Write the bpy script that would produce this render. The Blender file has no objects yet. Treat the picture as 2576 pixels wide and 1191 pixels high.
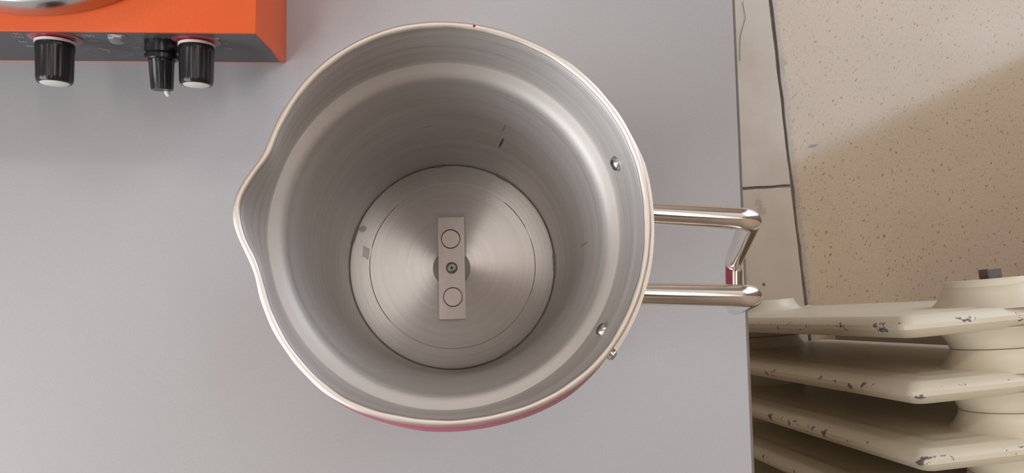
import bpy, bmesh, math, random
from mathutils import Vector, Matrix
import numpy as np
random.seed(7)
S = bpy.context.scene
COL = S.collection
PI = math.pi

# ------------------------------------------------------------------ camera, light, exposure
TABLE = 0.75
cam_d = bpy.data.cameras.new('camera')
cam = bpy.data.objects.new('camera', cam_d); COL.objects.link(cam)
cam_d.sensor_width = 36.0
cam_d.lens = 1946.0 / 2576.0 * 36.0
cam_d.clip_start = 0.01
CX = Vector((0.9968, 0.0, 0.0794)); CY = Vector((-0.0086, 0.9941, 0.1082)); CZ = Vector((-0.0790, -0.1086, 0.9909))
cam.matrix_world = Matrix(((CX.x, CY.x, CZ.x, -0.0017), (CX.y, CY.y, CZ.y, -0.0343), (CX.z, CY.z, CZ.z, 1.239), (0, 0, 0, 1)))
S.camera = cam

S.view_settings.view_transform = 'Standard'
S.view_settings.look = 'None'
S.view_settings.gamma = 1.0
S.view_settings.use_curve_mapping = False
S.view_settings.exposure = -0.70
S.cycles.use_denoising = True
S.cycles.max_bounces = 12
S.cycles.glossy_bounces = 8
S.cycles.diffuse_bounces = 6
S.cycles.sample_clamp_indirect = 6.0

W = bpy.data.worlds.new('sky'); S.world = W; W.use_nodes = True
bg = W.node_tree.nodes['Background']; bg.inputs[0].default_value = (0.62, 0.75, 1.0, 1); bg.inputs[1].default_value = 1.0

ROOM_TURN = math.radians(4.53)
RT = Matrix.Rotation(ROOM_TURN, 4, 'Z')
U0, U1, V0, V1, HC = -0.95, 1.50, -2.10, 2.20, 2.75
def area(name, u, v, z, sv, sz, direction, energy, color):
    L = bpy.data.lights.new(name, 'AREA'); L.shape = 'RECTANGLE'; L.size = sv; L.size_y = sz
    L.energy = energy; L.color = color
    o = bpy.data.objects.new(name, L); COL.objects.link(o)
    rot = Matrix.Rotation(-PI / 2 if direction > 0 else PI / 2, 4, 'Y') @ Matrix.Rotation(PI / 2, 4, 'Z')
    o.matrix_world = RT @ Matrix.Translation((u, v, z)) @ rot
    return o
# window_1 in the left wall, window_2 the tall balcony window in the right wall
WL = dict(v0=-1.25, v1=0.02, z0=0.92, z1=2.20)
WR = dict(v0=0.484, v1=1.75, z0=0.12, z1=2.70)
area('daylight_left', U0 - 0.10, (WL['v0'] + WL['v1']) / 2, (WL['z0'] + WL['z1']) / 2, WL['v1'] - WL['v0'], WL['z1'] - WL['z0'], 1, 50.0, (0.95, 0.985, 1.0))
area('daylight_right', U1 + 0.10, (WR['v0'] + WR['v1']) / 2, (WR['z0'] + WR['z1']) / 2, WR['v1'] - WR['v0'], WR['z1'] - WR['z0'], -1, 58.0, (0.82, 0.90, 1.0))

# three added fill lights overhead, for the disc's bright fans and hotplate's shadow
for nm, u, v, z, su, sv, e, c in (('fill_light', -0.52, -0.13, HC - 0.36, 0.14, 0.75, 4.6, (1.0, 0.92, 0.84)), ('fill_light_2', 0.53, 0.12, HC - 0.36, 0.14, 0.75, 4.6, (1.0, 0.94, 0.88)),
                               ('fill_light_3', -0.15, 1.25, HC - 0.30, 1.3, 0.16, 13.0, (1.0, 0.96, 0.93))):
    L = bpy.data.lights.new(nm, 'AREA'); L.shape = 'RECTANGLE'; L.size = su; L.size_y = sv; L.energy = e; L.color = c
    lo = bpy.data.objects.new(nm, L); COL.objects.link(lo)
    lo.matrix_world = RT @ Matrix.Translation((u, v, z)) @ Matrix.Rotation(math.radians(10 if sv > su else 0), 4, 'Z')

# ------------------------------------------------------------------ helpers
def link(o, parent=None):
    COL.objects.link(o)
    if parent is not None: o.parent = parent
    return o
def mesh_obj(name, verts, faces, mat, parent=None, smooth=True, angle=35, mats=None, fmat=None):
    me = bpy.data.meshes.new(name); me.from_pydata([tuple(v) for v in verts], [], faces)
    bm = bmesh.new(); bm.from_mesh(me)
    bmesh.ops.recalc_face_normals(bm, faces=bm.faces); bm.to_mesh(me); bm.free()
    return finish(name, me, mat, parent, smooth, angle)
def finish(name, me, mat, parent=None, smooth=True, angle=35):
    me.materials.append(mat)
    if smooth:
        me.polygons.foreach_set('use_smooth', [True] * len(me.polygons))
        me.set_sharp_from_angle(angle=math.radians(angle))
    me.update()
    return link(bpy.data.objects.new(name, me), parent)
def bm_obj(name, bm, mat, parent=None, smooth=True, angle=35):
    bmesh.ops.recalc_face_normals(bm, faces=bm.faces)
    me = bpy.data.meshes.new(name); bm.to_mesh(me); bm.free()
    return finish(name, me, mat, parent, smooth, angle)
def box_bm(x0, x1, y0, y1, z0, z1, bevel=0.0, seg=2):
    bm = bmesh.new(); bmesh.ops.create_cube(bm, size=1.0)
    for v in bm.verts:
        v.co = Vector(((x0 + x1) / 2 + v.co.x * (x1 - x0), (y0 + y1) / 2 + v.co.y * (y1 - y0), (z0 + z1) / 2 + v.co.z * (z1 - z0)))
    if bevel > 0:
        bmesh.ops.bevel(bm, geom=list(bm.edges), offset=bevel, segments=seg, profile=0.5, affect='EDGES')
    return bm
def box(name, x0, x1, y0, y1, z0, z1, mat, parent=None, bevel=0.0, seg=2):
    return bm_obj(name, box_bm(x0, x1, y0, y1, z0, z1, bevel, seg), mat, parent)
def frame_to(axis):
    a = Vector(axis).normalized(); t = Vector((0, 0, 1)) if abs(a.z) < 0.9 else Vector((1, 0, 0))
    x = t.cross(a).normalized(); return x, a.cross(x), a
def lathe(name, prof, mat, parent=None, origin=(0, 0, 0), axis=(0, 0, 1), n=48, rad=None, angle=35, close=False):
    """prof: (radius, height) list along axis; rad(phi, i) multiplies radius."""
    x, y, a = frame_to(axis); o = Vector(origin); V = []; F = []
    for i, (r, h) in enumerate(prof):
        for k in range(n):
            p = 2 * PI * k / n; rr = r * (rad(p, i) if rad else 1)
            V.append(o + x * (rr * math.cos(p)) + y * (rr * math.sin(p)) + a * h)
    m = len(prof)
    for i in range(m - 1 + (1 if close else 0)):
        j = (i + 1) % m
        for k in range(n):
            F.append((i * n + k, i * n + (k + 1) % n, j * n + (k + 1) % n, j * n + k))
    if not close:
        if prof[0][0] > 1e-6: F.append(tuple(range(n)))
        if prof[-1][0] > 1e-6: F.append(tuple((m - 1) * n + k for k in range(n)))
    bm = bmesh.new(); vs = [bm.verts.new(v) for v in V]
    for f in F:
        try: bm.faces.new([vs[i] for i in f])
        except ValueError: pass
    bmesh.ops.remove_doubles(bm, verts=bm.verts, dist=1e-6)
    return bm_obj(name, bm, mat, parent, True, angle)
def fillet(pts, r, seg=8):
    out = [Vector(pts[0])]
    for i in range(1, len(pts) - 1):
        p, a, b = Vector(pts[i]), Vector(pts[i - 1]), Vector(pts[i + 1])
        d1 = (a - p).normalized(); d2 = (b - p).normalized()
        t = min(r, (a - p).length * 0.49, (b - p).length * 0.49)
        q0, q2 = p + d1 * t, p + d2 * t
        for k in range(seg + 1):
            s = k / seg; out.append(q0 * (1 - s) ** 2 + p * 2 * s * (1 - s) + q2 * s * s)
    out.append(Vector(pts[-1])); return out
def tube(name, pts, r, mat, parent=None, n=20, cap=True):
    pts = [Vector(p) for p in pts]; bm = bmesh.new(); rings = []
    t0 = (pts[1] - pts[0]).normalized(); x, y, _ = frame_to(t0)
    for i, p in enumerate(pts):
        t = (pts[min(i + 1, len(pts) - 1)] - pts[max(i - 1, 0)]).normalized()
        x = (x - t * x.dot(t)).normalized(); y = t.cross(x)
        rr = r(i / (len(pts) - 1)) if callable(r) else r
        rings.append([bm.verts.new(p + x * rr * math.cos(2 * PI * k / n) + y * rr * math.sin(2 * PI * k / n)) for k in range(n)])
    for a, b in zip(rings, rings[1:]):
        for k in range(n): bm.faces.new((a[k], a[(k + 1) % n], b[(k + 1) % n], b[k]))
    if cap: bm.faces.new(rings[0]); bm.faces.new(rings[-1])
    return bm_obj(name, bm, mat, parent)
def plate_bm(loops, z0, z1):
    """flat plate from an outline and hole loops (lists of (x, y)), extruded z0..z1"""
    bm = bmesh.new(); edges = []
    for lp in loops:
        vs = [bm.verts.new((x, y, z0)) for x, y in lp]
        edges += [bm.edges.new((vs[i], vs[(i + 1) % len(vs)])) for i in range(len(vs))]
    g = bmesh.ops.triangle_fill(bm, use_beauty=True, edges=edges)
    fs = [f for f in g['geom'] if isinstance(f, bmesh.types.BMFace)]
    ex = bmesh.ops.extrude_face_region(bm, geom=fs)
    for v in ex['geom']:
        if isinstance(v, bmesh.types.BMVert): v.co.z = z1
    return bm
def circle(cx, cy, r, n=40): return [(cx + r * math.cos(2 * PI * k / n), cy + r * math.sin(2 * PI * k / n)) for k in range(n)]
def empty(name, loc, rz=0.0):
    o = bpy.data.objects.new(name, None); o.empty_display_size = 0.05; o.location = loc; o.rotation_euler = (0, 0, rz)
    return link(o)
def tag(o, label=None, cat=None, group=None, kind=None):
    if label: o['label'] = label
    if cat: o['category'] = cat
    if group: o['group'] = group
    if kind: o['kind'] = kind
    return o

# ------------------------------------------------------------------ materials
class NT:
    def __init__(s, name):
        s.m = bpy.data.materials.new(name); s.m.use_nodes = True; s.t = s.m.node_tree; s.b = s.t.nodes['Principled BSDF']
        s.tc = s.t.nodes.new('ShaderNodeTexCoord')
    def n(s, typ, **kw):
        o = s.t.nodes.new(typ)
        for k, v in kw.items(): setattr(o, k, v)
        return o
    def l(s, a, b): s.t.links.new(a, b)
    def val(s, node, **kw):
        for k, v in kw.items(): node.inputs[k].default_value = v
    def mapping(s, scale=(1, 1, 1), loc=(0, 0, 0), rot=(0, 0, 0), src=None):
        m = s.n('ShaderNodeMapping'); m.inputs['Scale'].default_value = scale; m.inputs['Location'].default_value = loc; m.inputs['Rotation'].default_value = rot
        s.l(src or s.tc.outputs['Object'], m.inputs['Vector']); return m.outputs['Vector']
    def noise(s, vec, scale, detail=3.0, rough=0.5):
        o = s.n('ShaderNodeTexNoise'); o.inputs['Scale'].default_value = scale; o.inputs['Detail'].default_value = detail; o.inputs['Roughness'].default_value = rough
        s.l(vec, o.inputs['Vector']); return o.outputs['Fac']
    def ramp(s, fac, stops, interp='LINEAR'):
        o = s.n('ShaderNodeValToRGB'); o.color_ramp.interpolation = interp; e = o.color_ramp.elements
        while len(e) < len(stops): e.new(0.5)
        for i, (p, c) in enumerate(stops): e[i].position = p; e[i].color = (c, c, c, 1) if isinstance(c, (int, float)) else (*c, 1)
        s.l(fac, o.inputs['Fac']); return o.outputs['Color']
    def mix(s, fac, a, b, blend='MIX'):
        o = s.n('ShaderNodeMix'); o.data_type = 'RGBA'; o.blend_type = blend
        for sock, v in ((o.inputs[0], fac), (o.inputs[6], a), (o.inputs[7], b)):
            if isinstance(v, (int, float)): sock.default_value = v
            elif isinstance(v, tuple): sock.default_value = (*v, 1)
            else: s.l(v, sock)
        return o.outputs[2]
    def math(s, op, a, b=0.0):
        o = s.n('ShaderNodeMath'); o.operation = op
        for i, v in enumerate((a, b)):
            if isinstance(v, (int, float)): o.inputs[i].default_value = v
            else: s.l(v, o.inputs[i])
        return o.outputs[0]
    def bump(s, h, strength, dist=0.001):
        o = s.n('ShaderNodeBump'); o.inputs['Strength'].default_value = strength; o.inputs['Distance'].default_value = dist
        s.l(h, o.inputs['Height']); s.l(o.outputs['Normal'], s.b.inputs['Normal']); return o
    def blob(s, c, r, rot=(0, 0, 0), soft=0.3, wob=0.0, wscale=300.0):
        """mask of 1 inside an ellipsoidal mark at object-space c with radii r"""
        src = s.tc.outputs['Object']
        if wob:
            nz = s.n('ShaderNodeTexNoise'); nz.inputs['Scale'].default_value = wscale; s.l(src, nz.inputs['Vector'])
            v1 = s.n('ShaderNodeVectorMath', operation='SUBTRACT'); s.l(nz.outputs['Color'], v1.inputs[0]); v1.inputs[1].default_value = (0.5, 0.5, 0.5)
            v2 = s.n('ShaderNodeVectorMath', operation='SCALE'); s.l(v1.outputs[0], v2.inputs[0]); v2.inputs['Scale'].default_value = wob
            v3 = s.n('ShaderNodeVectorMath', operation='ADD'); s.l(src, v3.inputs[0]); s.l(v2.outputs[0], v3.inputs[1]); src = v3.outputs[0]
        m = s.n('ShaderNodeMapping', vector_type='TEXTURE'); m.inputs['Location'].default_value = c; m.inputs['Rotation'].default_value = rot; m.inputs['Scale'].default_value = r
        s.l(src, m.inputs['Vector'])
        ln = s.n('ShaderNodeVectorMath', operation='LENGTH'); s.l(m.outputs[0], ln.inputs[0])
        mr = s.n('ShaderNodeMapRange'); mr.inputs['From Min'].default_value = 1.0 - soft; mr.inputs['From Max'].default_value = 1.0
        mr.inputs['To Min'].default_value = 1.0; mr.inputs['To Max'].default_value = 0.0
        s.l(ln.outputs['Value'], mr.inputs['Value']); return mr.outputs[0]
    def out(s, color=None, rough=None, metal=None, **kw):
        for nm, v in (('Base Color', color), ('Roughness', rough), ('Metallic', metal), *((k.replace('_', ' '), v) for k, v in kw.items())):
            if v is None: continue
            i = s.b.inputs[nm]
            if isinstance(v, (int, float)): i.default_value = v
            elif isinstance(v, tuple): i.default_value = (*v, 1) if len(v) == 3 else v
            else: s.l(v, i)
        return s.m
def simple(name, color, rough=0.5, metal=0.0, var=0.08, scale=60.0, bump=0.0, **kw):
    t = NT(name); nz = t.noise(t.mapping(), scale)
    c = t.mix(nz, tuple(x * (1 - var) for x in color), tuple(min(1, x * (1 + var)) for x in color))
    if bump: t.bump(nz, bump, 0.0005)
    return t.out(c, rough, metal, **kw)

def m_aluminium(name, color, rough, aniso, ring, marks=(), flat=False, line=0.10):
    """turned aluminium: fine circular tool lines; tangent runs round the pot's axis"""
    t = NT(name); sep = t.n('ShaderNodeSeparateXYZ'); t.l(t.tc.outputs['Object'], sep.inputs[0])
    x, y, z = sep.outputs
    r = t.math('SQRT', t.math('ADD', t.math('MULTIPLY', x, x), t.math('MULTIPLY', y, y)))
    cmb = t.n('ShaderNodeCombineXYZ')
    t.l(r if flat else z, cmb.inputs[0])
    if flat:
        t.l(t.math('MULTIPLY', t.math('ARCTAN2', y, x), 0.0006), cmb.inputs[1])
    else:
        t.l(t.math('MULTIPLY', x, 0.02), cmb.inputs[1]); t.l(t.math('MULTIPLY', y, 0.02), cmb.inputs[2])
    nz = t.noise(cmb.outputs[0], ring, 4.0, 0.7)
    nz2 = t.noise(t.mapping(), 22.0, 3.0)
    nz3 = t.noise(cmb.outputs[0], ring * 0.28, 2.0)
    c = t.mix(nz, tuple(v * (1 - line) for v in color), tuple(min(1, v * (1 + line)) for v in color))
    c = t.mix(t.math('MULTIPLY', t.ramp(nz3, [(0.35, 0.0), (0.7, 1.0)]), 0.45), c, tuple(v * 0.80 for v in color))
    c = t.mix(t.math('MULTIPLY', nz2, 0.35), c, tuple(v * 0.78 for v in color))
    for (ctr, rad, rot, colr, a, wob) in marks:
        c = t.mix(t.math('MULTIPLY', t.blob(ctr, rad, rot, 0.4, wob), a), c, colr)
    rg = t.math('ADD', t.math('MULTIPLY', nz, 0.18), rough - 0.09)
    tg = t.n('ShaderNodeCombineXYZ'); t.l(t.math('MULTIPLY', y, -1.0), tg.inputs[0]); t.l(x, tg.inputs[1])
    nrm = t.n('ShaderNodeVectorMath', operation='NORMALIZE'); t.l(tg.outputs[0], nrm.inputs[0]); t.l(nrm.outputs[0], t.b.inputs['Tangent'])
    t.bump(nz, 0.12, 0.0002)
    t.out(c, rg, 1.0); t.b.inputs['Anisotropic'].default_value = aniso; t.b.inputs['Anisotropic Rotation'].default_value = 0.25
    return t.m

DK = (0.06, 0.055, 0.05)
wall_marks = [((0.0240, 0.0574, 0.096), (0.0007, 0.004, 0.016), (0, 0.03, 0), DK, 0.9, 0.0005), ((0.0232, 0.0572, 0.130), (0.0004, 0.004, 0.010), (0, 0.03, 0), DK, 0.5, 0.0005),
              ((-0.0299, -0.0523, 0.193), (0.0007, 0.004, 0.0165), (0, 0, 0), DK, 1.0, 0.0003),
              ((0.0614, 0.0012, 0.134), (0.004, 0.0003, 0.018), (0, 0, 0), (0.15, 0.13, 0.12), 0.8, 0.0004),
              ((-0.0585, 0.0142, 0.188), (0.004, 0.0003, 0.016), (0, 0, 0), (0.18, 0.16, 0.15), 0.5, 0.0004),
              ((-0.0130, 0.0605, 0.1125), (0.0035, 0.004, 0.0008), (0, 0, 0), (0.15, 0.12, 0.11), 0.6, 0.0006)]
M_ALU = m_aluminium('turned_aluminium_wall', (0.70, 0.665, 0.645), 0.57, 0.6, 500.0, wall_marks, line=0.28)
M_RIM = m_aluminium('rim_aluminium', (0.80, 0.735, 0.67), 0.46, 0.3, 500.0, [((0.0059, 0.0691, 0.2262), (0.0006, 0.0007, 0.0012), (0, 0, 0), (0.35, 0.01, 0.03), 1.0, 0.0)])
gap_marks = []
M_DISC = m_aluminium('turned_disc', (0.93, 0.885, 0.86), 0.34, 0.98, 1500.0,
    [((-0.0563, 0.0226, 0.006), (0.003, 0.0026, 0.004), (0, 0, 0), (0.38, 0.34, 0.31), 0.8, 0.002)], flat=True, line=0.16)
def m_coating():
    t = NT('red_enamel'); n1 = t.noise(t.mapping(), 70.0)
    c = t.mix(n1, (0.36, 0.045, 0.09), (0.44, 0.07, 0.12)); return t.out(c, 0.32, 0.0)
M_RED = m_coating()
M_CHROME = simple('polished_steel', (0.84, 0.79, 0.73), 0.15, 1.0, 0.06, 90.0, 0.02)
M_BAR = simple('milled_bar', (0.84, 0.78, 0.745), 0.42, 1.0, 0.08, 220.0, 0.05)
M_MAGNET = simple('nickel_magnet', (0.86, 0.78, 0.73), 0.38, 1.0, 0.05, 300.0)
M_WASHER = simple('grey_washer', (0.60, 0.57, 0.53), 0.55, 0.9, 0.06, 200.0)
M_SCREW = simple('zinc_screw', (0.55, 0.55, 0.52), 0.28, 1.0, 0.1, 400.0)
M_DARK = simple('dark_recess', (0.02, 0.018, 0.018), 0.6)
def m_laminate():
    t = NT('grey_laminate'); fine = t.noise(t.mapping(), 900.0, 2.0); big = t.noise(t.mapping(), 6.0, 3.0)
    c = t.mix(fine, (0.375, 0.372, 0.378), (0.455, 0.452, 0.458)); c = t.mix(t.math('MULTIPLY', big, 0.25), c, (0.38, 0.38, 0.40))
    for ctr, rad, a in (((-0.2247, -0.0132, 0), (0.0015, 0.012, 0.01), 0.10), ((-0.0956, -0.0984, 0), (0.0005, 0.0005, 0.01), 0.9),
                        ((0.105, 0.153, 0), (0.0006, 0.0004, 0.01), 0.0)):
        c = t.mix(t.math('MULTIPLY', t.blob(ctr, rad, (0, 0, 0.15), 0.6, 0.002), a), c, (0.05, 0.05, 0.06))
    t.bump(fine, 0.10, 0.0003); return t.out(c, 0.42)
M_TABLE = m_laminate()
M_EDGE = simple('brown_edge_band', (0.17, 0.14, 0.118), 0.5, 0.0, 0.15, 120.0)
M_STEEL_LEG = simple('dark_grey_steel_leg', (0.10, 0.10, 0.105), 0.45)
def m_orange():
    t = NT('orange_textured_paint'); n1 = t.noise(t.mapping(), 450.0, 2.0); n2 = t.noise(t.mapping(), 25.0)
    c = t.mix(n2, (0.68, 0.088, 0.008), (0.78, 0.112, 0.011)); t.bump(n1, 0.22, 0.0004); return t.out(c, 0.42)
M_ORANGE = m_orange()
M_PANEL = simple('dark_grey_panel', (0.075, 0.075, 0.082), 0.42, 0.0, 0.12, 200.0)
M_BLACK = simple('black_plastic', (0.012, 0.012, 0.014), 0.26)
M_WHITE = simple('white_plastic', (0.74, 0.74, 0.70), 0.4, 0.0, 0.03)
M_SKIRT = simple('red_dial_skirt', (0.30, 0.008, 0.02), 0.25, 0.0, 0.1)
M_SKIRT2 = simple('clear_pink_dial_rim', (0.26, 0.085, 0.095), 0.25, 0.0, 0.1)
M_PLATE = simple('steel_heating_plate', (0.55, 0.55, 0.53), 0.22, 1.0, 0.08, 40.0)
M_PRINT = simple('grey_print', (0.48, 0.47, 0.48), 0.5)
M_PRINT2 = simple('faint_print', (0.15, 0.15, 0.158), 0.5)
M_YELLOW = simple('yellow_print', (0.30, 0.28, 0.07), 0.5)
t = NT('clear_lens'); M_LENS = t.out((0.92, 0.93, 0.95), 0.05, 0.0, Transmission_Weight=0.85, IOR=1.45)
def m_terrazzo():
    t = NT('beige_terrazzo'); v = t.mapping((1, 1, 1)); 
    n1 = t.noise(v, 12.0, 4.0); n2 = t.noise(v, 260.0, 2.0)
    c = t.mix(n1, (0.515, 0.378, 0.25), (0.60, 0.452, 0.312))
    c = t.mix(t.ramp(n2, [(0.3, 0.0), (0.8, 0.55)]), c, (0.68, 0.575, 0.425))
    for sc, th, colr, rot in ((70.0, 0.20, (0.36, 0.20, 0.075), 0.9), (125.0, 0.24, (0.33, 0.215, 0.11), 1.3), (34.0, 0.10, (0.38, 0.20, 0.05), 0.6)):
        vo = t.n('ShaderNodeTexVoronoi'); vo.inputs['Scale'].default_value = sc; vo.inputs['Randomness'].default_value = 1.0
        wv = t.mapping((1, 2.0, 0.3), (sc, 0, 0), (0, 0, 0), t.mapping((1, 1, 1), (0, 0, 0), (0, 0, -rot)))
        nz = t.n('ShaderNodeTexNoise'); nz.inputs['Scale'].default_value = 150.0; t.l(wv, nz.inputs['Vector'])
        mx = t.n('ShaderNodeMix'); mx.data_type = 'VECTOR'; mx.inputs[0].default_value = 0.010; t.l(wv, mx.inputs[4]); t.l(nz.outputs['Color'], mx.inputs[5])
        t.l(mx.outputs[1], vo.inputs['Vector'])
        mk = t.ramp(vo.outputs['Distance'], [(th * 0.6, 1.0), (th, 0.0)])
        sepc = t.n('ShaderNodeSeparateColor'); t.l(vo.outputs['Color'], sepc.inputs[0])
        keep = t.ramp(sepc.outputs[0], [(0.55, 0.0), (0.6, 1.0)])
        c = t.mix(t.math('MULTIPLY', mk, keep), c, colr)
    return t
def floor_marks(t, c, lst):
    for ctr, rad, rz, colr, a, wob in lst:
        c = t.mix(t.math('MULTIPLY', t.blob(ctr, rad, (0, 0, rz), 0.5, wob, 120.0), a), c, colr)
    return c
def terrazzo_mat():
    t = m_terrazzo(); src = [l for l in t.t.links]; 
    last = [n for n in t.t.nodes if n.bl_idname == 'ShaderNodeMix' and n.data_type == 'RGBA'][-1].outputs[2]
    c = floor_marks(t, last, [((0.6263, 0.2113, 0), (0.012, 0.0028, 0.02), 0.12, (0.16, 0.15, 0.16), 0.7, 0.006), ((0.5898, 0.357, 0), (0.010, 0.018, 0.02), -0.4, (0.25, 0.22, 0.22), 0.45, 0.02), ((0.583, 0.26, 0), (0.013, 0.60, 0.02), 0.0, (0.30, 0.27, 0.27), 0.45, 0.022), ((0.6045, 0.30, 0), (0.016, 0.0016, 0.02), 0.7, (0.2, 0.18, 0.19), 0.5, 0.006)])
    t.bump(t.noise(t.mapping(), 120.0), 0.03, 0.001)
    return t.out(c, 0.11)
M_TERRAZZO = terrazzo_mat()
def marble_mat():
    t = NT('cream_marble'); n1 = t.noise(t.mapping((1, 1, 1)), 7.0, 5.0, 0.6)
    c = t.ramp(n1, [(0.3, (0.52, 0.42, 0.32)), (0.55, (0.60, 0.50, 0.40)), (0.8, (0.64, 0.555, 0.46))])
    c = floor_marks(t, c, [((0.5222, 0.1142, 0), (0.009, 0.022, 0.02), 0.3, (0.25, 0.17, 0.13), 0.35, 0.03), ((0.5140, -0.0152, 0), (0.0035, 0.0035, 0.02), 0, (0.16, 0.10, 0.05), 0.9, 0.004)])
    return t.out(c, 0.2)
M_MARBLE = marble_mat()
M_GROUT = simple('grey_grout', (0.24, 0.215, 0.205), 0.9, 0.0, 0.5, 60.0, 0.3)
M_WALL = simple('warm_white_plaster', (0.40, 0.32, 0.25), 0.8, 0.0, 0.04, 8.0, 0.05)
M_CEIL = simple('white_ceiling_plaster', (0.70, 0.62, 0.54), 0.85, 0.0, 0.03, 8.0)
M_FRAME = simple('white_window_frame', (0.75, 0.73, 0.70), 0.4, 0.0, 0.03)
def glass_mat():
    t = NT('window_glass'); tr = t.n('ShaderNodeBsdfTransparent'); gl = t.n('ShaderNodeBsdfGlossy'); gl.inputs['Roughness'].default_value = 0.02
    mx = t.n('ShaderNodeMixShader'); mx.inputs[0].default_value = 0.06
    t.l(tr.outputs[0], mx.inputs[1]); t.l(gl.outputs[0], mx.inputs[2]); t.l(mx.outputs[0], t.t.nodes['Material Output'].inputs['Surface']); return t.m
M_GLASS = glass_mat()
def paint_mat():
    """old cream gloss paint, chipped to dark primer along the sharp ridges (attribute 'ridge')"""
    t = NT('chipped_cream_paint'); at = t.n('ShaderNodeAttribute'); at.attribute_name = 'ridge'
    oi = t.n('ShaderNodeObjectInfo'); off = t.n('ShaderNodeVectorMath', operation='ADD'); t.l(t.tc.outputs['Object'], off.inputs[0]); t.l(oi.outputs['Random'], off.inputs[1])
    n1 = t.noise(off.outputs[0], 55.0, 4.0, 0.65); n2 = t.noise(off.outputs[0], 9.0, 3.0)
    c = t.mix(n2, (0.66, 0.585, 0.44), (0.76, 0.70, 0.57))
    chip = t.math('MULTIPLY', t.ramp(n1, [(0.605, 0.0), (0.615, 1.0)]), t.ramp(at.outputs['Fac'], [(0.55, 0.0), (0.7, 1.0)]))
    prim = t.mix(t.noise(off.outputs[0], 130.0), (0.08, 0.055, 0.05), (0.26, 0.24, 0.235))
    c = t.mix(chip, c, prim); t.bump(t.math('ADD', t.math('MULTIPLY', chip, -1.0), t.math('MULTIPLY', t.noise(off.outputs[0], 90.0), 0.15)), 0.4, 0.0008)
    return t.out(c, 0.33)
M_PAINT = paint_mat()
M_NUT = simple('bare_iron_nut', (0.16, 0.135, 0.125), 0.6, 0.3, 0.3, 300.0, 0.2)
M_HAIR = simple('grey_thread', (0.10, 0.085, 0.075), 0.6)

# ------------------------------------------------------------------ room
def room_obj(o): o.rotation_euler = (0, 0, ROOM_TURN); return o
def struct(o): o['kind'] = 'structure'; return o
floor = struct(room_obj(box('floor', U0, U1, V0, V1, -0.08, -0.005, M_GROUT)))
tag(floor, 'floor of large beige terrazzo slabs edged by a strip of cream marble tiles')
def rect_plate(name, u0, u1, v0, v1, mat, jit=0.0):
    g = 0.0030
    bm = bmesh.new()
    lp = []
    n = 26
    def edge(a, b):
        for k in range(n):
            s = k / n; yield (a[0] + (b[0] - a[0]) * s, a[1] + (b[1] - a[1]) * s)
    cs = [(u0 + g, v0 + g), (u1 - g, v0 + g), (u1 - g, v1 - g), (u0 + g, v1 - g)]
    for i in range(4):
        for (x, y) in edge(cs[i], cs[(i + 1) % 4]):
            lp.append((x + random.uniform(-jit, jit), y + random.uniform(-jit, jit)))
    top = [bm.verts.new((x, y, 0.0)) for x, y in lp]
    cxm, cym = (u0 + u1) / 2, (v0 + v1) / 2
    mid = [bm.verts.new((x + (0.0009 if x > cxm else -0.0009), y + (0.0009 if y > cym else -0.0009), -0.0012)) for x, y in lp]
    bot = [bm.verts.new((v.co.x, v.co.y, -0.005)) for v in mid]
    bm.faces.new(top); L = len(lp)
    for a, b in ((top, mid), (mid, bot)):
        for k in range(L): bm.faces.new((a[k], a[(k + 1) % L], b[(k + 1) % L], b[k]))
    return bm_obj(name, bm, mat, floor, True, 20)
# the grout line between marble strip and terrazzo runs along u = 0.581; marble joint at v = 0.146
UB = 0.5815; UA = UB - 0.30; VJ = 0.1462
us = [UB, UB + 0.86, U1]; 
for u0, u1 in zip(us, us[1:]):
    for v0, v1 in ((V0, -1.75), (-1.75, -0.95), (-0.95, -0.12), (-0.12, 0.71), (0.71, 1.54), (1.54, V1)):
        rect_plate('floor_slab', u0, u1, v0, v1, M_TERRAZZO, 0.0013)
for u0, u1 in ((U0, -0.56), (-0.56, UA)):
    for v0, v1 in ((V0, -1.75), (-1.75, -0.95), (-0.95, -0.12), (-0.12, 0.71), (0.71, 1.54), (1.54, V1)):
        rect_plate('floor_slab', u0, u1, v0, v1, M_TERRAZZO, 0.0013)
vs = [V0, VJ - 1.8, VJ - 1.2, VJ - 0.6, VJ, VJ + 0.6, VJ + 1.2, VJ + 1.8, V1]
for v0, v1 in zip(vs, vs[1:]): rect_plate('marble_tile', UA, UB, v0, v1, M_MARBLE, 0.0005)

T = 0.2
struct(room_obj(box('ceiling', U0 - T, U1 + T, V0 - T, V1 + T, HC, HC + 0.15, M_CEIL)))
struct(room_obj(box('wall_front', U0 - T, U1 + T, V0 - T, V0, -0.08, HC, M_WALL)))
struct(room_obj(box('wall_back', U0 - T, U1 + T, V1, V1 + T, -0.08, HC, M_WALL)))
M_BEAM = simple('added_dark_beam', (0.05, 0.03, 0.022), 0.6, 0.0, 0.2, 20.0)  # added unseen beam, darkens the ceiling reflected in the pot's disc
struct(room_obj(box('added_beam_1', U0, U1, -0.70, -0.16, HC - 0.32, HC, M_BEAM, None, 0.01)))
def side_wall(name, ua, ub, w):
    bm = bmesh.new()
    for (v0, v1, z0, z1) in ((V0, w['v0'], -0.08, HC), (w['v1'], V1, -0.08, HC), (w['v0'], w['v1'], -0.08, w['z0']), (w['v0'], w['v1'], w['z1'], HC)):
        b2 = box_bm(ua, ub, v0, v1, z0, z1); me = bpy.data.meshes.new('tmp'); b2.to_mesh(me); b2.free(); bm.from_mesh(me); bpy.data.meshes.remove(me)
    struct(room_obj(bm_obj(name, bm, M_WALL, None, False)))
side_wall('wall_left', U0 - T, U0, WL); side_wall('wall_right', U1, U1 + T, WR)
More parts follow.
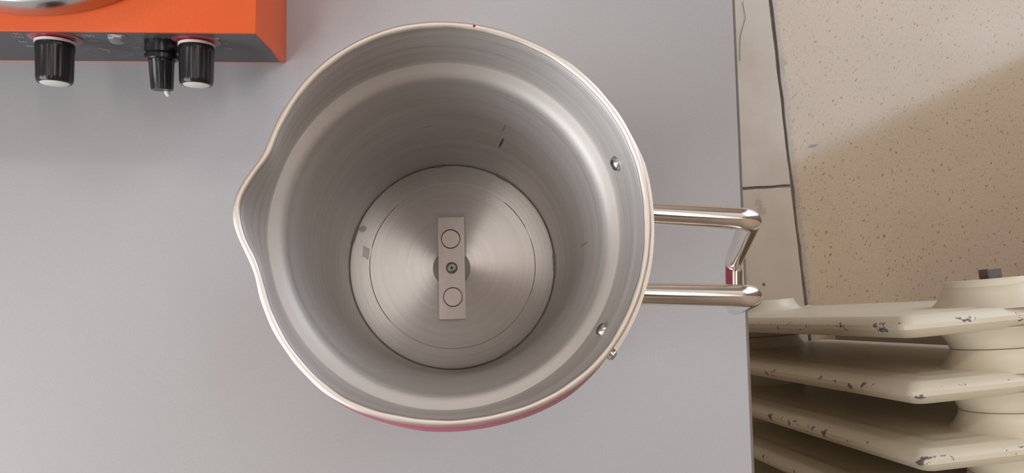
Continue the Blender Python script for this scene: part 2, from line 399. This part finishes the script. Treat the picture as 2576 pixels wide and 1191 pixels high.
struct(room_obj(box('wall_blocker', 0.625, 0.76, V0, -0.085, -0.08, HC, M_WALL)))  # added unseen stub wall, keeps window light out of the radiator gaps
def window(name, ua, ub, w, nv, zs):
    f = 0.05; bm = bmesh.new()
    parts = [(w['v0'], w['v0'] + f, w['z0'], w['z1']), (w['v1'] - f, w['v1'], w['z0'], w['z1']), (w['v0'], w['v1'], w['z0'], w['z0'] + f), (w['v0'], w['v1'], w['z1'] - f, w['z1'])]
    for k in range(1, nv):
        vm = w['v0'] + (w['v1'] - w['v0']) * k / nv; parts.append((vm - f / 2, vm + f / 2, w['z0'], w['z1']))
    for (v0, v1, z0, z1) in parts:
        b2 = box_bm(ua, ub, v0, v1, z0, z1); me = bpy.data.meshes.new('tmp'); b2.to_mesh(me); b2.free(); bm.from_mesh(me); bpy.data.meshes.remove(me)
    o = struct(room_obj(bm_obj(name, bm, M_FRAME, None, False)))
    for k in range(nv):
        a = w['v0'] + (w['v1'] - w['v0']) * k / nv; b = w['v0'] + (w['v1'] - w['v0']) * (k + 1) / nv
        box('pane', (ua + ub) / 2 - 0.002, (ua + ub) / 2 + 0.002, a + f / 2, b - f / 2, w['z0'] + f, w['z1'] - f, M_GLASS, o)
window('window_1', U0 - 0.08, U0 - 0.03, WL, 2, ()); window('window_2', U1 + 0.03, U1 + 0.08, WR, 1, ())

# ------------------------------------------------------------------ table
TA = math.radians(0.53)
table = empty('table', (0.1902, 0.0, 0.0), TA)
tag(table, 'grey laminate table top with a thin brown edge under the pot', 'table')
tt = box('tabletop', -1.05, -0.0016, -0.62, 0.78, TABLE - 0.025, TABLE, M_TABLE, table, 0.0004, 1)
eb = box('edge_band', -0.0016, 0.0, -0.62, 0.78, TABLE - 0.0252, TABLE - 0.0001, M_EDGE, table, 0.0003, 1); eb['label'] = 'thin brown edge band'
for x in (-1.0, -0.09):
    for y in (-0.57, 0.73):
        box('leg', x - 0.02, x + 0.02, y - 0.02, y + 0.02, 0.0, TABLE - 0.025, M_STEEL_LEG, table, 0.003, 1)

# ------------------------------------------------------------------ pot
POLAR = [(-174.6, 7.297), (-169.6, 7.048), (-164.4, 6.934), (-157.8, 7.002), (-144.6, 7.136), (-140.5, 7.131), (-132.7, 7.19), (-126.0, 7.22), (-120.1, 7.22), (-116.2, 7.15), (-105.5, 7.02), (-99.6, 6.975), (-93.2, 6.954), (-87.7, 6.917), (-78.1, 6.896), (-63.0, 6.95), (-49.7, 6.991), (-44.4, 7.0), (-40.1, 6.979), (-34.2, 6.929), (-21.7, 6.87), (-13.7, 6.845), (-6.8, 6.819), (3.2, 6.80), (16, 6.86), (29.3, 6.922), (36.3, 6.918), (44.7, 6.915), (54.0, 6.948), (59.7, 6.958), (66.6, 6.951), (72.5, 6.96), (78.4, 6.992), (83.3, 7.009), (89.1, 7.065), (95.7, 7.091), (108.2, 7.17), (117.3, 7.172), (127.2, 7.163), (133.3, 7.141), (137.4, 7.119), (145.0, 7.029), (149.9, 7.007), (154.0, 6.949), (158.5, 6.91), (161.9, 6.88), (164.2, 6.998), (169.7, 7.261), (175.4, 7.505), (179.7, 7.486)]
pa = np.array([p[0] for p in POLAR]); pr = np.array([p[1] for p in POLAR])
grid = np.linspace(-180, 180, 1441)[:-1]
rr = np.interp(grid, np.r_[pa - 360, pa, pa + 360], np.r_[pr, pr, pr])
def smooth(a, sig):
    k = np.arange(-60, 61); w = np.exp(-0.5 * (k * 0.25 / sig) ** 2); w /= w.sum()
    return np.convolve(np.r_[a[-60:], a, a[:60]], w, 'valid')
d_sp = np.abs((grid - 178.5 + 180) % 360 - 180)                 # distance from the spout axis
mixw = np.clip((d_sp - 22) / 10, 0, 1)
rim_r = (smooth(rr, 2.2) * (1 - mixw) + smooth(rr, 5.0) * mixw) / 100.0
def rim_at(phi):
    g = (math.degrees(phi) + 180) % 360 / 0.25; i = int(g) % 1440; f = g - int(g)
    return rim_r[i] * (1 - f) + rim_r[(i + 1) % 1440] * f
def spout_w(phi):
    d = abs((math.degrees(phi) - 178.5 + 180) % 360 - 180); return max(0.0, min(1.0, (19 - d) / 10))
def handle_w(phi):
    d = abs((math.degrees(phi) + 5 + 180) % 360 - 180); return max(0.0, min(1.0, (52 - d) / 20))
def left_w(phi):
    d = abs((math.degrees(phi) + 160 + 180) % 360 - 180); return max(0.0, min(1.0, (62 - d) / 25))
POT_H = 0.226
pot = empty('pot', (0, 0, TABLE))
tag(pot, 'tall round metal pot with pouring lip, brushed inside and dark red outside', 'pot')
NP = 240
def shell(name, prof, mat, angle=60, bulge=0.0):
    """prof rows: (radius, height, weight of the rim's own outline, weight of the bulge)"""
    V = []; F = []
    for (r, h, w, bw, *xo) in prof:
        xo = xo[0] if xo else 0.0
        for k in range(NP):
            p = 2 * PI * k / NP
            rad = r + w * (rim_at(p) - 0.07) + bw * bulge * (1 - 0.75 * spout_w(p)) * (1 - 0.75 * handle_w(p)) * (1 - 0.6 * left_w(p))
            V.append((rad * math.cos(p) + xo, rad * math.sin(p), h))
    for i in range(len(prof) - 1):
        for k in range(NP): F.append((i * NP + k, i * NP + (k + 1) % NP, (i + 1) * NP + (k + 1) % NP, (i + 1) * NP + k))
    F.append(tuple((len(prof) - 1) * NP + k for k in range(NP)))
    return mesh_obj(name, V, F, mat, pot, True, angle)
D = lambda d: POT_H - d / 100.0
inner = [(0.0692, D(0.08), 1, 0), (0.0684, D(0.20), 1, 0), (0.0677, D(0.33), 1, 0), (0.0675, D(0.50), 1, 0), (0.0676, D(0.75), 1, 0, -0.0001), (0.0680, D(1.1), 0.9, 0, -0.0004), (0.0684, D(1.6), 0.8, 0, -0.0009), (0.0686, D(2.1), 0.65, 0, -0.0015), (0.0687, D(2.6), 0.5, 0, -0.0020), (0.0687, D(3.1), 0.3, 0, -0.0026), (0.0686, D(3.5), 0.15, 0, -0.0029), (0.0684, D(3.68), 0.1, 0, -0.003),
         (0.0680, D(3.74), 0.08, 0, -0.003), (0.0668, D(3.78), 0.05, 0, -0.003), (0.0654, D(3.82), 0.03, 0, -0.003), (0.0641, D(3.89), 0.02, 0, -0.003), (0.0630, D(4.0), 0.01, 0, -0.003), (0.0622, D(4.2), 0, 0, -0.003), (0.0617, D(4.5), 0, 0, -0.0029), (0.0615, D(4.9), 0, 0, -0.0028), (0.0616, D(5.6), 0, 0, -0.0026),
         (0.0619, D(8), 0, 0, -0.0021), (0.0626, D(12), 0, 0, -0.0012), (0.0633, D(17), 0, 0, -0.0004), (0.0641, D(20.5), 0, 0), (0.0645, D(21.9), 0, 0), (0.0640, D(22.25), 0, 0), (0.0625, D(22.4), 0, 0), (0.03, D(22.4), 0, 0), (0.002, D(22.4), 0, 0)]
shell('inner_wall', inner, M_ALU, 32, 0.0024)
outer = [(0.0697, D(0.12), 1, 0), (0.0700, D(0.3), 1, 0.1), (0.0703, D(0.5), 1, 0.4), (0.0706, D(0.85), 1, 0.8), (0.0707, D(1.25), 0.95, 1.0, -0.0004), (0.0707, D(1.8), 0.9, 0.95, -0.0009), (0.0706, D(2.4), 0.7, 0.8, -0.0018), (0.0704, D(3.0), 0.45, 0.5, -0.0025),
         (0.0701, D(3.5), 0.2, 0.25, -0.0029), (0.0696, D(3.8), 0.1, 0.1, -0.003), (0.0684, D(3.98), 0.06, 0, -0.003), (0.0664, D(4.1), 0.02, 0, -0.003), (0.0648, D(4.25), 0, 0, -0.003), (0.0636, D(4.5), 0, 0, -0.0029), (0.0631, D(5), 0, 0, -0.0028), (0.0634, D(8), 0, 0, -0.0021), (0.0641, D(12), 0, 0, -0.0012), (0.0649, D(17), 0, 0, -0.0004), (0.0659, D(21.8), 0, 0), (0.0654, D(22.3), 0, 0), (0.0640, D(22.55), 0, 0), (0.0625, D(22.6), 0, 0)]
oc = shell('outer_coating', outer, M_RED, 60, 0.0026); oc['label'] = 'dark red coated outer wall'
# rolled rim bead
V = []; F = []; NB = 12
for k in range(NP):
    p = 2 * PI * k / NP; c = rim_at(p) - 0.00120
    for j in range(NB):
        q = 2 * PI * j / NB; wob = 1 + 0.05 * math.sin(k * 0.9) + 0.04 * math.sin(k * 0.37 + 1)
        r = c + 0.00125 * wob * math.cos(q)
        V.append((r * math.cos(p), r * math.sin(p), POT_H - 0.0010 + 0.0010 * math.sin(q)))
for k in range(NP):
    for j in range(NB):
        F.append((k * NB + j, ((k + 1) % NP) * NB + j, ((k + 1) % NP) * NB + (j + 1) % NB, k * NB + (j + 1) % NB))
rim = mesh_obj('rim', V, F, M_RIM, pot, True, 80); rim['label'] = 'pale bare metal rolled rim'
# loose bottom disc with a bevelled edge
disc = lathe('bottom_disc', [(0.0635, 0.0021), (0.0638, 0.0046), (0.0632, 0.0055), (0.0612, 0.0060), (0.0517, 0.0060), (0.0514, 0.0058), (0.0511, 0.0060), (0.03, 0.0060), (0.0, 0.0060)], M_DISC, pot, n=180, angle=25)
disc['label'] = 'bare bottom disc with fine turned rings'
# short grey arc strips over the joint round the disc
def arc_strip(name, a0, a1, r0, r1, z, mat, n=10, th=0.0004):
    bm = bmesh.new(); lo = []; hi = []
    for k in range(n + 1):
        a = math.radians(a0 + (a1 - a0) * k / n); w = 1 if 0 < k < n else 0.6
        rm = (r0 + r1) / 2; h = (r1 - r0) / 2 * w
        for zz, st in ((z, lo), (z + th, hi)):
            st.append((bm.verts.new(((rm - h) * math.cos(a), (rm - h) * math.sin(a), zz)), bm.verts.new(((rm + h) * math.cos(a), (rm + h) * math.sin(a), zz))))
    for k in range(n):
        for s in (lo, hi): bm.faces.new((s[k][0], s[k][1], s[k + 1][1], s[k + 1][0]))
        for i in (0, 1): bm.faces.new((lo[k][i], lo[k + 1][i], hi[k + 1][i], hi[k][i]))
    for k in (0, n): bm.faces.new((lo[k][0], lo[k][1], hi[k][1], hi[k][0]))
    return bm_obj(name, bm, mat, pot)
M_JOINT = simple('joint_grey', (0.36, 0.33, 0.31), 0.6, 0.8, 0.2, 400.0)
for a0, a1 in ((57.5, 65.5), (158, 168), (-3, 7), (96, 101), (-62, -52)):
    arc_strip('joint_strip', a0, a1, 0.0628, 0.0643, 0.0056, M_JOINT)
# small bright flake of tape and its score line on the disc
M_TAPE = simple('pale_tape', (0.86, 0.82, 0.78), 0.5, 0.9, 0.1, 300.0)
fl = bmesh.new()
vsx = [fl.verts.new((-0.0556 + a, 0.0075 + b, 0.0061)) for a, b in ((0.0000, 0.0047), (0.0042, 0.0026), (0.0036, -0.0022), (0.0030, -0.0045), (0.0014, -0.0026), (-0.0002, -0.0022))]
ff = fl.faces.new(vsx); ex = bmesh.ops.extrude_face_region(fl, geom=[ff])
for v in ex['geom']:
    if isinstance(v, bmesh.types.BMVert): v.co.z += 0.0003
bm_obj('tape_flake', fl, M_TAPE, pot)['label'] = 'small pale tape flake'
M_SCORE = simple('score_line', (0.58, 0.50, 0.44), 0.55, 0.9, 0.3, 300.0)
for a0, a1 in ((133, 168), (174, 222), (28, 52), (-22, 20)):
    arc_strip('score_line', a0, a1, 0.05135, 0.05175, 0.00605, M_SCORE, 14, 0.00006)

# handle bracket strap, hugging the bulge under the rim
def wall_r(phi, d, off): return 0.0708 + (rim_at(phi) - 0.07) + 0.0026 * (1 - 0.75 * handle_w(phi)) + off
def strap(name, a0, a1, mat, th=0.0016, d0=0.50, d1=2.2):
    n = 40; bm = bmesh.new(); rings = []
    prof = [(d0, 0.0002), (d0, 0.0002 + th), ((d0 + d1) / 2, 0.0004 + th), (d1, 0.0002 + th), (d1, 0.0002), ((d0 + d1) / 2, 0.0004)]
    for k in range(n + 1):
        a = math.radians(a0 + (a1 - a0) * k / n); R = []
        lift = -0.0010 * max(0.0, (k - n + 6) / 6)
        for d, off in prof:
            r = wall_r(a, d, off + lift - 0.0010); R.append(bm.verts.new((r * math.cos(a), r * math.sin(a), D(d))))
        rings.append(R)
    for A, B in zip(rings, rings[1:]):
        for j in range(6): bm.faces.new((A[j], A[(j + 1) % 6], B[(j + 1) % 6], B[j]))
    bm.faces.new(rings[0]); bm.faces.new(rings[-1]); return bm_obj(name, bm, mat, pot, True, 40)
br = strap('handle_bracket', -38.5, 28.0, M_RIM); br['label'] = 'curved pale strap holding the handle'
r1 = 0.0700
HZ = 0.964 - TABLE
pts = fillet([(0.0698, 0.0046, HZ), (0.1090, 0.0030, HZ), (0.1372, -0.0050, 0.119), (0.1368, -0.0275, 0.119), (0.1082, -0.0252, HZ), (0.0668, -0.0246, HZ)], 0.0055, 8)
hd = tube('handle', pts, 0.0041, M_CHROME, pot, 24); hd['label'] = 'shiny bent steel rod handle'
# two rivet heads inside and a bolt end outside
for px, py, d in ((22.5, 0.0, 2.35), (-34.5, 0.0, 2.35)):
    a = math.radians(px); r = 0.0687 - 0.0018 * math.cos(a) + (rim_at(a) - 0.07) * 0.58
    lathe('rivet', [(0.0, 0.0024), (0.0016, 0.0022), (0.0027, 0.0014), (0.0032, 0.0002), (0.0032, -0.0015)], M_SCREW, pot, (r * math.cos(a), r * math.sin(a), D(d)), (-math.cos(a), -math.sin(a), 0.1), 20)
a = math.radians(-39.8); r = wall_r(a, 1.2, 0.0)
lathe('bolt', [(0.0, 0.0022), (0.0014, 0.0020), (0.0022, 0.0010), (0.0022, -0.003)], M_SCREW, pot, (r * math.cos(a), r * math.sin(a), D(1.0)), (math.cos(a), math.sin(a), 0.0), 16)

# ------------------------------------------------------------------ magnet bar in the pot
BZ = TABLE + 0.006
bar = empty('magnetic_stir_bar', (-0.0009, -0.0017, BZ), math.radians(1.4))
tag(bar, 'flat pale metal bar with two round magnets screwed to the pot bottom', 'stir bar')
lathe('washer', [(0.0, 0.0), (0.0113, 0.0), (0.0115, 0.0002), (0.0115, 0.0008), (0.0111, 0.0010), (0.0, 0.0010)], M_WASHER, bar, n=48)['label'] = 'grey round washer'
hw, hl = 0.0081, 0.0315
out = [(-hw, -hl), (hw, -hl), (hw, hl), (-hw, hl)]
bmb = plate_bm([out, circle(-0.0004, 0.0180, 0.0061), circle(0.0004, -0.0180, 0.0061), circle(0, 0, 0.0036, 28)], 0.0010, 0.0042)
bm_obj('bar', bmb, M_BAR, bar, False)
for y, x in ((0.0180, -0.0004), (-0.0180, 0.0004)):
    lathe('magnet', [(0.0, 0.0011), (0.0056, 0.0011), (0.0056, 0.0040), (0.0054, 0.00425), (0.0, 0.00425)], M_MAGNET, bar, (x, y, 0), n=40)
scr = bmesh.new()
def star(r0, r1): return [((r0 if k % 4 in (0, 1) else r1) * math.cos(2 * PI * (k + 0.5) / 16), (r0 if k % 4 in (0, 1) else r1) * math.sin(2 * PI * (k + 0.5) / 16)) for k in range(16)]
sm = plate_bm([circle(0, 0, 0.0018, 24), star(0.0012, 0.0005)], 0.0012, 0.0041)
s_o = bm_obj('screw_head', sm, M_SCREW, bar)
lathe('screw_collar', [(0.0018, 0.0012), (0.0018, 0.0043), (0.0025, 0.0045), (0.0034, 0.0040), (0.0034, 0.0012)], M_SCREW, s_o, n=32, close=True)
lathe('screw_socket', [(0.0, 0.0011), (0.0013, 0.0011), (0.0013, 0.0020), (0.0, 0.0020)], M_DARK, s_o, n=20)

# ------------------------------------------------------------------ hotplate
HA = math.radians(1.1)
hp = empty('hotplate_stirrer', (-0.1074, 0.1297, TABLE), HA)
tag(hp, 'bright orange laboratory hotplate with black knobs on a dark front panel', 'hotplate')
HW, HD, HH = 0.215, 0.26, 0.078; UC = -0.0104
# housing: wedge-fronted box; front edge leans out at the top
prof = [(0.0, 0.0), (UC, HH), (HD, HH), (HD, 0.0)]
bm = bmesh.new(); L = [bm.verts.new((-HW, y, z)) for y, z in prof]; Rr = [bm.verts.new((0.0, y, z)) for y, z in prof]
bm.faces.new(L); bm.faces.new(Rr)
for k in range(4): bm.faces.new((L[k], L[(k + 1) % 4], Rr[(k + 1) % 4], Rr[k]))
bmesh.ops.bevel(bm, geom=list(bm.edges), offset=0.0007, segments=2, profile=0.5, affect='EDGES')
bm_obj('housing', bm, M_ORANGE, hp)['label'] = 'orange textured painted housing'
pn = Vector((0, -0.9913, -0.1322)).normalized(); pup = Vector((0, UC, HH)).normalized()
def on_panel(x, u, off=0.0): return Vector((x, 0, 0)) + pup * u + pn * off
pl = bmesh.new(); hh = Vector((0, UC, HH)).length
pc = [(-HW + 0.004, 0.0028), (-0.0040, 0.0028), (-0.0014, 0.035), (-0.0006, hh - 0.0016), (-HW + 0.001, hh - 0.0016)]
f0 = [pl.verts.new(on_panel(x, u, 0.0002)) for x, u in pc]; f1 = [pl.verts.new(on_panel(x, u, -0.002)) for x, u in pc]
pl.faces.new(f0); pl.faces.new(f1)
for k in range(5): pl.faces.new((f0[k], f0[(k + 1) % 5], f1[(k + 1) % 5], f1[k]))
panel = bm_obj('control_panel', pl, M_PANEL, hp); panel['label'] = 'dark grey panel with faint grey numbers'
for x in (-HW + 0.02, -0.02):
    for y in (0.03, HD - 0.03): pass
pr_ = Matrix((( 1, 0, 0), (0, pup.y, pn.y), (0, pup.z, pn.z))).to_4x4()
pr_ = Matrix(((1, 0, 0, 0), (0, pup.y, pn.y, 0), (0, pup.z, pn.z, 0), (0, 0, 0, 1)))
def text(body, x, u, size, mat):
    c = bpy.data.curves.new('scale_number', 'FONT'); c.body = body; c.size = size; c.align_x = 'CENTER'; c.align_y = 'CENTER'; c.extrude = 0.00004
    c.materials.append(mat)
    tmp = bpy.data.objects.new('tmp', c); COL.objects.link(tmp); dg = bpy.context.evaluated_depsgraph_get()
    me = bpy.data.meshes.new_from_object(tmp.evaluated_get(dg)); bpy.data.objects.remove(tmp); bpy.data.curves.remove(c)
    o = bpy.data.objects.new('scale_number', me); link(o, panel); o.matrix_local = Matrix.Translation(on_panel(x, u, 0.0003)) @ pr_; return o
for b, x, u in (('50', -0.1318, 0.0546), ('100', -0.1283, 0.0668), ('150', -0.1256, 0.0740), ('250', -0.0895, 0.0712), ('300', -0.0929, 0.0592)): text(b, x, u, 0.0042, M_PRINT)
for b, x, u in (('1', -0.0540, 0.0531), ('2', -0.0524, 0.0648), ('8', -0.0233, 0.0671), ('9', -0.0218, 0.0555), ('10', -0.0245, 0.0425)): text(b, x, u, 0.0046, M_PRINT)
def print_shape(name, pts2, mat):
    b = bmesh.new(); a0 = [b.verts.new(on_panel(x, u, 0.00035)) for x, u in pts2]; a1 = [b.verts.new(on_panel(x, u, 0.0001)) for x, u in pts2]
    b.faces.new(a0); b.faces.new(a1); n = len(pts2)
    for k in range(n): b.faces.new((a0[k], a0[(k + 1) % n], a1[(k + 1) % n], a1[k]))
    return bm_obj(name, b, mat, panel, False)
print_shape('scale_tick', [(-0.1352, 0.0445), (-0.1300, 0.0415), (-0.1297, 0.0428), (-0.1350, 0.0458)], M_PRINT)
print_shape('lightning_mark', [(-0.0985, 0.0425), (-0.0955, 0.0395), (-0.0938, 0.0362), (-0.0952, 0.0320), (-0.0968, 0.0265), (-0.0960, 0.0320), (-0.0955, 0.0355), (-0.0972, 0.0385)], M_YELLOW)
print_shape('small_print_mark', [(-0.0782, 0.0410), (-0.0730, 0.0410), (-0.0730, 0.0445), (-0.0782, 0.0445)], M_PRINT2)
V = []; F = []
for k in range(40):
    a = 2 * PI * k / 40
    for q in (1.0, 0.96):
        V.append(on_panel(-0.0962 + 0.0125 * q * math.cos(a), 0.0300 + 0.0125 * q * math.sin(a), 0.0003))
    for q in (1.0, 0.96):
        V.append(on_panel(-0.0962 + 0.0125 * q * math.cos(a), 0.0300 + 0.0125 * q * math.sin(a), 0.0001))
for k in range(40):
    a, b = k * 4, ((k + 1) % 40) * 4
    F += [(a, b, b + 1, a + 1), (a + 2, b + 2, b + 3, a + 3), (a, b, b + 2, a + 2), (a + 1, b + 1, b + 3, a + 3)]
mesh_obj('symbol_ring', V, F, M_PRINT2, panel, False)
flute = lambda n, d: (lambda p, i: 1 - d * (0.5 + 0.5 * math.cos(n * p)) ** 6)
kn = Vector((0, -math.cos(math.radians(3.8)), -math.sin(math.radians(3.8))))
def knob(x, u, s):
    pn = kn; o = on_panel(x, u); f = flute(14, 0.055)
    k = lathe('knob', [(0.0113 * s, 0.0036), (0.0116 * s, 0.0042), (0.0116 * s, 0.0066), (0.0114 * s, 0.0076), (0.0110 * s, 0.0224), (0.0106 * s, 0.0244), (0.0098 * s, 0.0252), (0.0086 * s, 0.0252)], M_BLACK, hp, o, pn, 112,
              lambda p, i: f(p, i) if 3 <= i <= 4 else 1.0, 45)
    lathe('knob_cap', [(0.0086 * s, 0.0246), (0.0086 * s, 0.0253), (0.0082 * s, 0.0255), (0.0, 0.0255)], M_WHITE, k, o, pn, 40)['label'] = 'white end cap'
    lathe('knob_ring', [(0.0112 * s, 0.0022), (0.0119 * s, 0.0024), (0.0120 * s, 0.0036), (0.0113 * s, 0.0038)], M_WHITE, k, o, pn, 64)['label'] = 'white ring'
    lathe('dial_skirt', [(0.0158 * s, -0.0004), (0.0157 * s, 0.0007), (0.0150 * s, 0.0009), (0.0110 * s, 0.0012), (0.0105 * s, 0.0024)], M_SKIRT2, k, o, pn, 64)['label'] = 'pinkish clear dial skirt'
    lathe('dial_hub', [(0.0126 * s, 0.0009), (0.0122 * s, 0.0014), (0.0110 * s, 0.0019), (0.0108 * s, 0.0024)], M_SKIRT, k, o, pn, 64)['label'] = 'red dial hub'
knob(-0.1097, 0.0650, 0.84); knob(-0.0360, 0.0620, 0.81)
o = on_panel(-0.0563, 0.0585); f = flute(12, 0.05)
k = lathe('fuse_knob', [(0.0071, 0.0102), (0.0071, 0.0118), (0.0067, 0.0122), (0.0060, 0.0252), (0.0057, 0.0272), (0.0, 0.0276)], M_BLACK, hp, o, pn, 96, lambda p, i: f(p, i) if 2 <= i <= 3 else 1.0, 45)
k['label'] = 'small slim black knob'
lathe('fuse_collar', [(0.0088, 0.0002), (0.0088, 0.0066), (0.0078, 0.0070), (0.0079, 0.0074), (0.0088, 0.0078), (0.0089, 0.0100), (0.0085, 0.0106), (0.0068, 0.0107)], M_BLACK, k, o, pn, 48)
tube('pointer', [o + pn * 0.0258 + Vector((0.0010, 0, -0.0044)), o + pn * 0.0280 + Vector((0.0012, 0, -0.0050)), o + pn * 0.0292 + Vector((0.0020, 0, -0.0050))], lambda q: 0.0019 - 0.0010 * q, M_WHITE, k, 12)['label'] = 'white pointer tip'
lathe('indicator_lamp', [(0.0050, 0.0002), (0.0050, 0.0016), (0.0046, 0.0024), (0.0036, 0.0036), (0.0018, 0.0043), (0.0, 0.0045)], M_LENS, hp, on_panel(-0.0752, 0.0700), pn, 8, None, 20)['label'] = 'clear faceted indicator lamp'
# heating plate, centred in world at (-0.2215, 0.2296)
ic = Matrix.Rotation(-HA, 4, 'Z') @ Vector((-0.2215 + 0.1074, 0.2296 - 0.1297, 0))
lathe('heating_plate', [(0.094, HH - 0.0005), (0.1035, HH + 0.0004), (0.1045, HH + 0.0014), (0.1048, HH + 0.0030), (0.1046, HH + 0.0170), (0.1040, HH + 0.0186), (0.1025, HH + 0.0192), (0.0, HH + 0.0192)], M_PLATE, hp, (ic.x, ic.y, 0), n=140, angle=30)['label'] = 'round polished steel plate'

# ------------------------------------------------------------------ radiator
RA = math.radians(5.2)
RS = 0.82
rad = empty('radiator', (-0.0017 + RS * 0.4317, -0.0343 - RS * 0.0069, 0.0), RA)
tag(rad, 'old cream cast iron radiator with chipped paint beside the table', 'radiator')
ZT, ZB, DEP, PITCH = 1.239 - RS * 0.712, 0.07, 0.232, 0.0520
def rrect(x0, x1, z0, z1, r, n=6):
    out = []
    for cx, cz, a0 in ((x1 - r, z1 - r, 0), (x0 + r, z1 - r, 90), (x0 + r, z0 + r, 180), (x1 - r, z0 + r, 270)):
        for k in range(n + 1):
            a = math.radians(a0 + 90 * k / n); out.append((cx + r * math.cos(a), cz + r * math.sin(a)))
    return out
def section_mesh():
    steps = [(0.0, 0.0018), (0.0005, 0.0026), (0.0070, 0.0084), (0.0090, 0.0090), (0.0190, 0.0092), (0.0225, 0.0103), (0.0265, 0.0105), (0.0300, 0.0096), (0.0360, 0.0096), (0.0400, 0.0104), (0.0460, 0.0105)]
    V = []; ridge = []; F = []
    rings = []
    seq = [(d, -t) for d, t in reversed(steps)] + [(d, t) for d, t in steps]
    for d, y in seq:
        o = rrect(d, DEP - d, ZB + d, ZT - d, max(0.004, 0.0095 - d * 0.15))
        rings.append(range(len(V), len(V) + len(o)))
        for x, z in o: V.append((x, y, z)); ridge.append(max(0.0, 1 - d / 0.0033))
    n = len(rings[0])
    for A, B in zip(rings, rings[1:]):
        for k in range(n): F.append((A[k], A[(k + 1) % n], B[(k + 1) % n], B[k]))
    F.append(tuple(rings[0])); F.append(tuple(rings[-1]))
    me = bpy.data.meshes.new('section'); me.from_pydata(V, [], F)
    bmx = bmesh.new(); bmx.from_mesh(me); bmesh.ops.recalc_face_normals(bmx, faces=bmx.faces); bmx.to_mesh(me); bmx.free()
    a = me.attributes.new('ridge', 'FLOAT', 'POINT'); a.data.foreach_set('value', ridge)
    return me
NS = 7
s0 = finish('section', section_mesh(), M_PAINT, rad, True, 30)
hub0 = lathe('hub', [(0.0525, 0.0074), (0.0480, 0.0111), (0.0439, 0.0152), (0.0406, 0.0205), (0.0392, 0.0252), (0.0382, 0.0257), (0.0, 0.0257)], M_PAINT, rad, (0.116, 0, ZT - 0.051), (0, 1, 0), 56, None, 50)
hub1 = lathe('hub', [(0.0525, 0.0074), (0.0480, 0.0111), (0.0439, 0.0152), (0.0406, 0.0205), (0.0392, 0.0252), (0.0382, 0.0257), (0.0, 0.0257)], M_PAINT, rad, (0.116, 0, ZT - 0.051), (0, -1, 0), 56, None, 50)
zl = ZB + 0.051 - (ZT - 0.051)
for i in range(NS):
    for src in (s0, hub0, hub1):
        for dz in ((0.0,) if src is s0 else (0.0, zl)):
            if i == 0 and dz == 0.0: continue
            c = src.copy(); COL.objects.link(c); c.parent = rad; c.location = (0, -PITCH * i, dz)
plug = lathe('end_plug', [(0.0379, 0.0246), (0.0379, 0.0262), (0.0370, 0.0305), (0.0360, 0.0318), (0.0, 0.0320)], M_PAINT, rad, (0.116, 0, ZT - 0.051), (0, 1, 0), 56, None, 40)
bmn = box_bm(0.116 - 0.0064, 0.116 + 0.0064, 0.0315, 0.0402, ZT - 0.051 - 0.0064, ZT - 0.051 + 0.0064, 0.0008, 1)
bm_obj('square_nut', bmn, M_NUT, rad)['label'] = 'rusty square plug nut'
for i in (0, NS - 1):
    for x in (0.03, DEP - 0.03):
        lathe('foot', [(0.016, 0.0), (0.017, 0.006), (0.012, 0.02), (0.011, 0.05), (0.012, 0.075)], M_PAINT, rad, (x, -PITCH * i, 0), (0, 0, 1), 20)

# ------------------------------------------------------------------ small things
hr = tube('thread', [(0.4931, 0.510, 0.0012), (0.4946, 0.499, 0.0014), (0.4972, 0.4814, 0.0018), (0.4925, 0.466, 0.0016), (0.4873, 0.4495, 0.0013), (0.4856, 0.4284, 0.0012), (0.4850, 0.405, 0.0008)], 0.00035, M_HAIR, None, 8)
tag(hr, 'thin dark thread lying on the cream marble strip', 'thread')
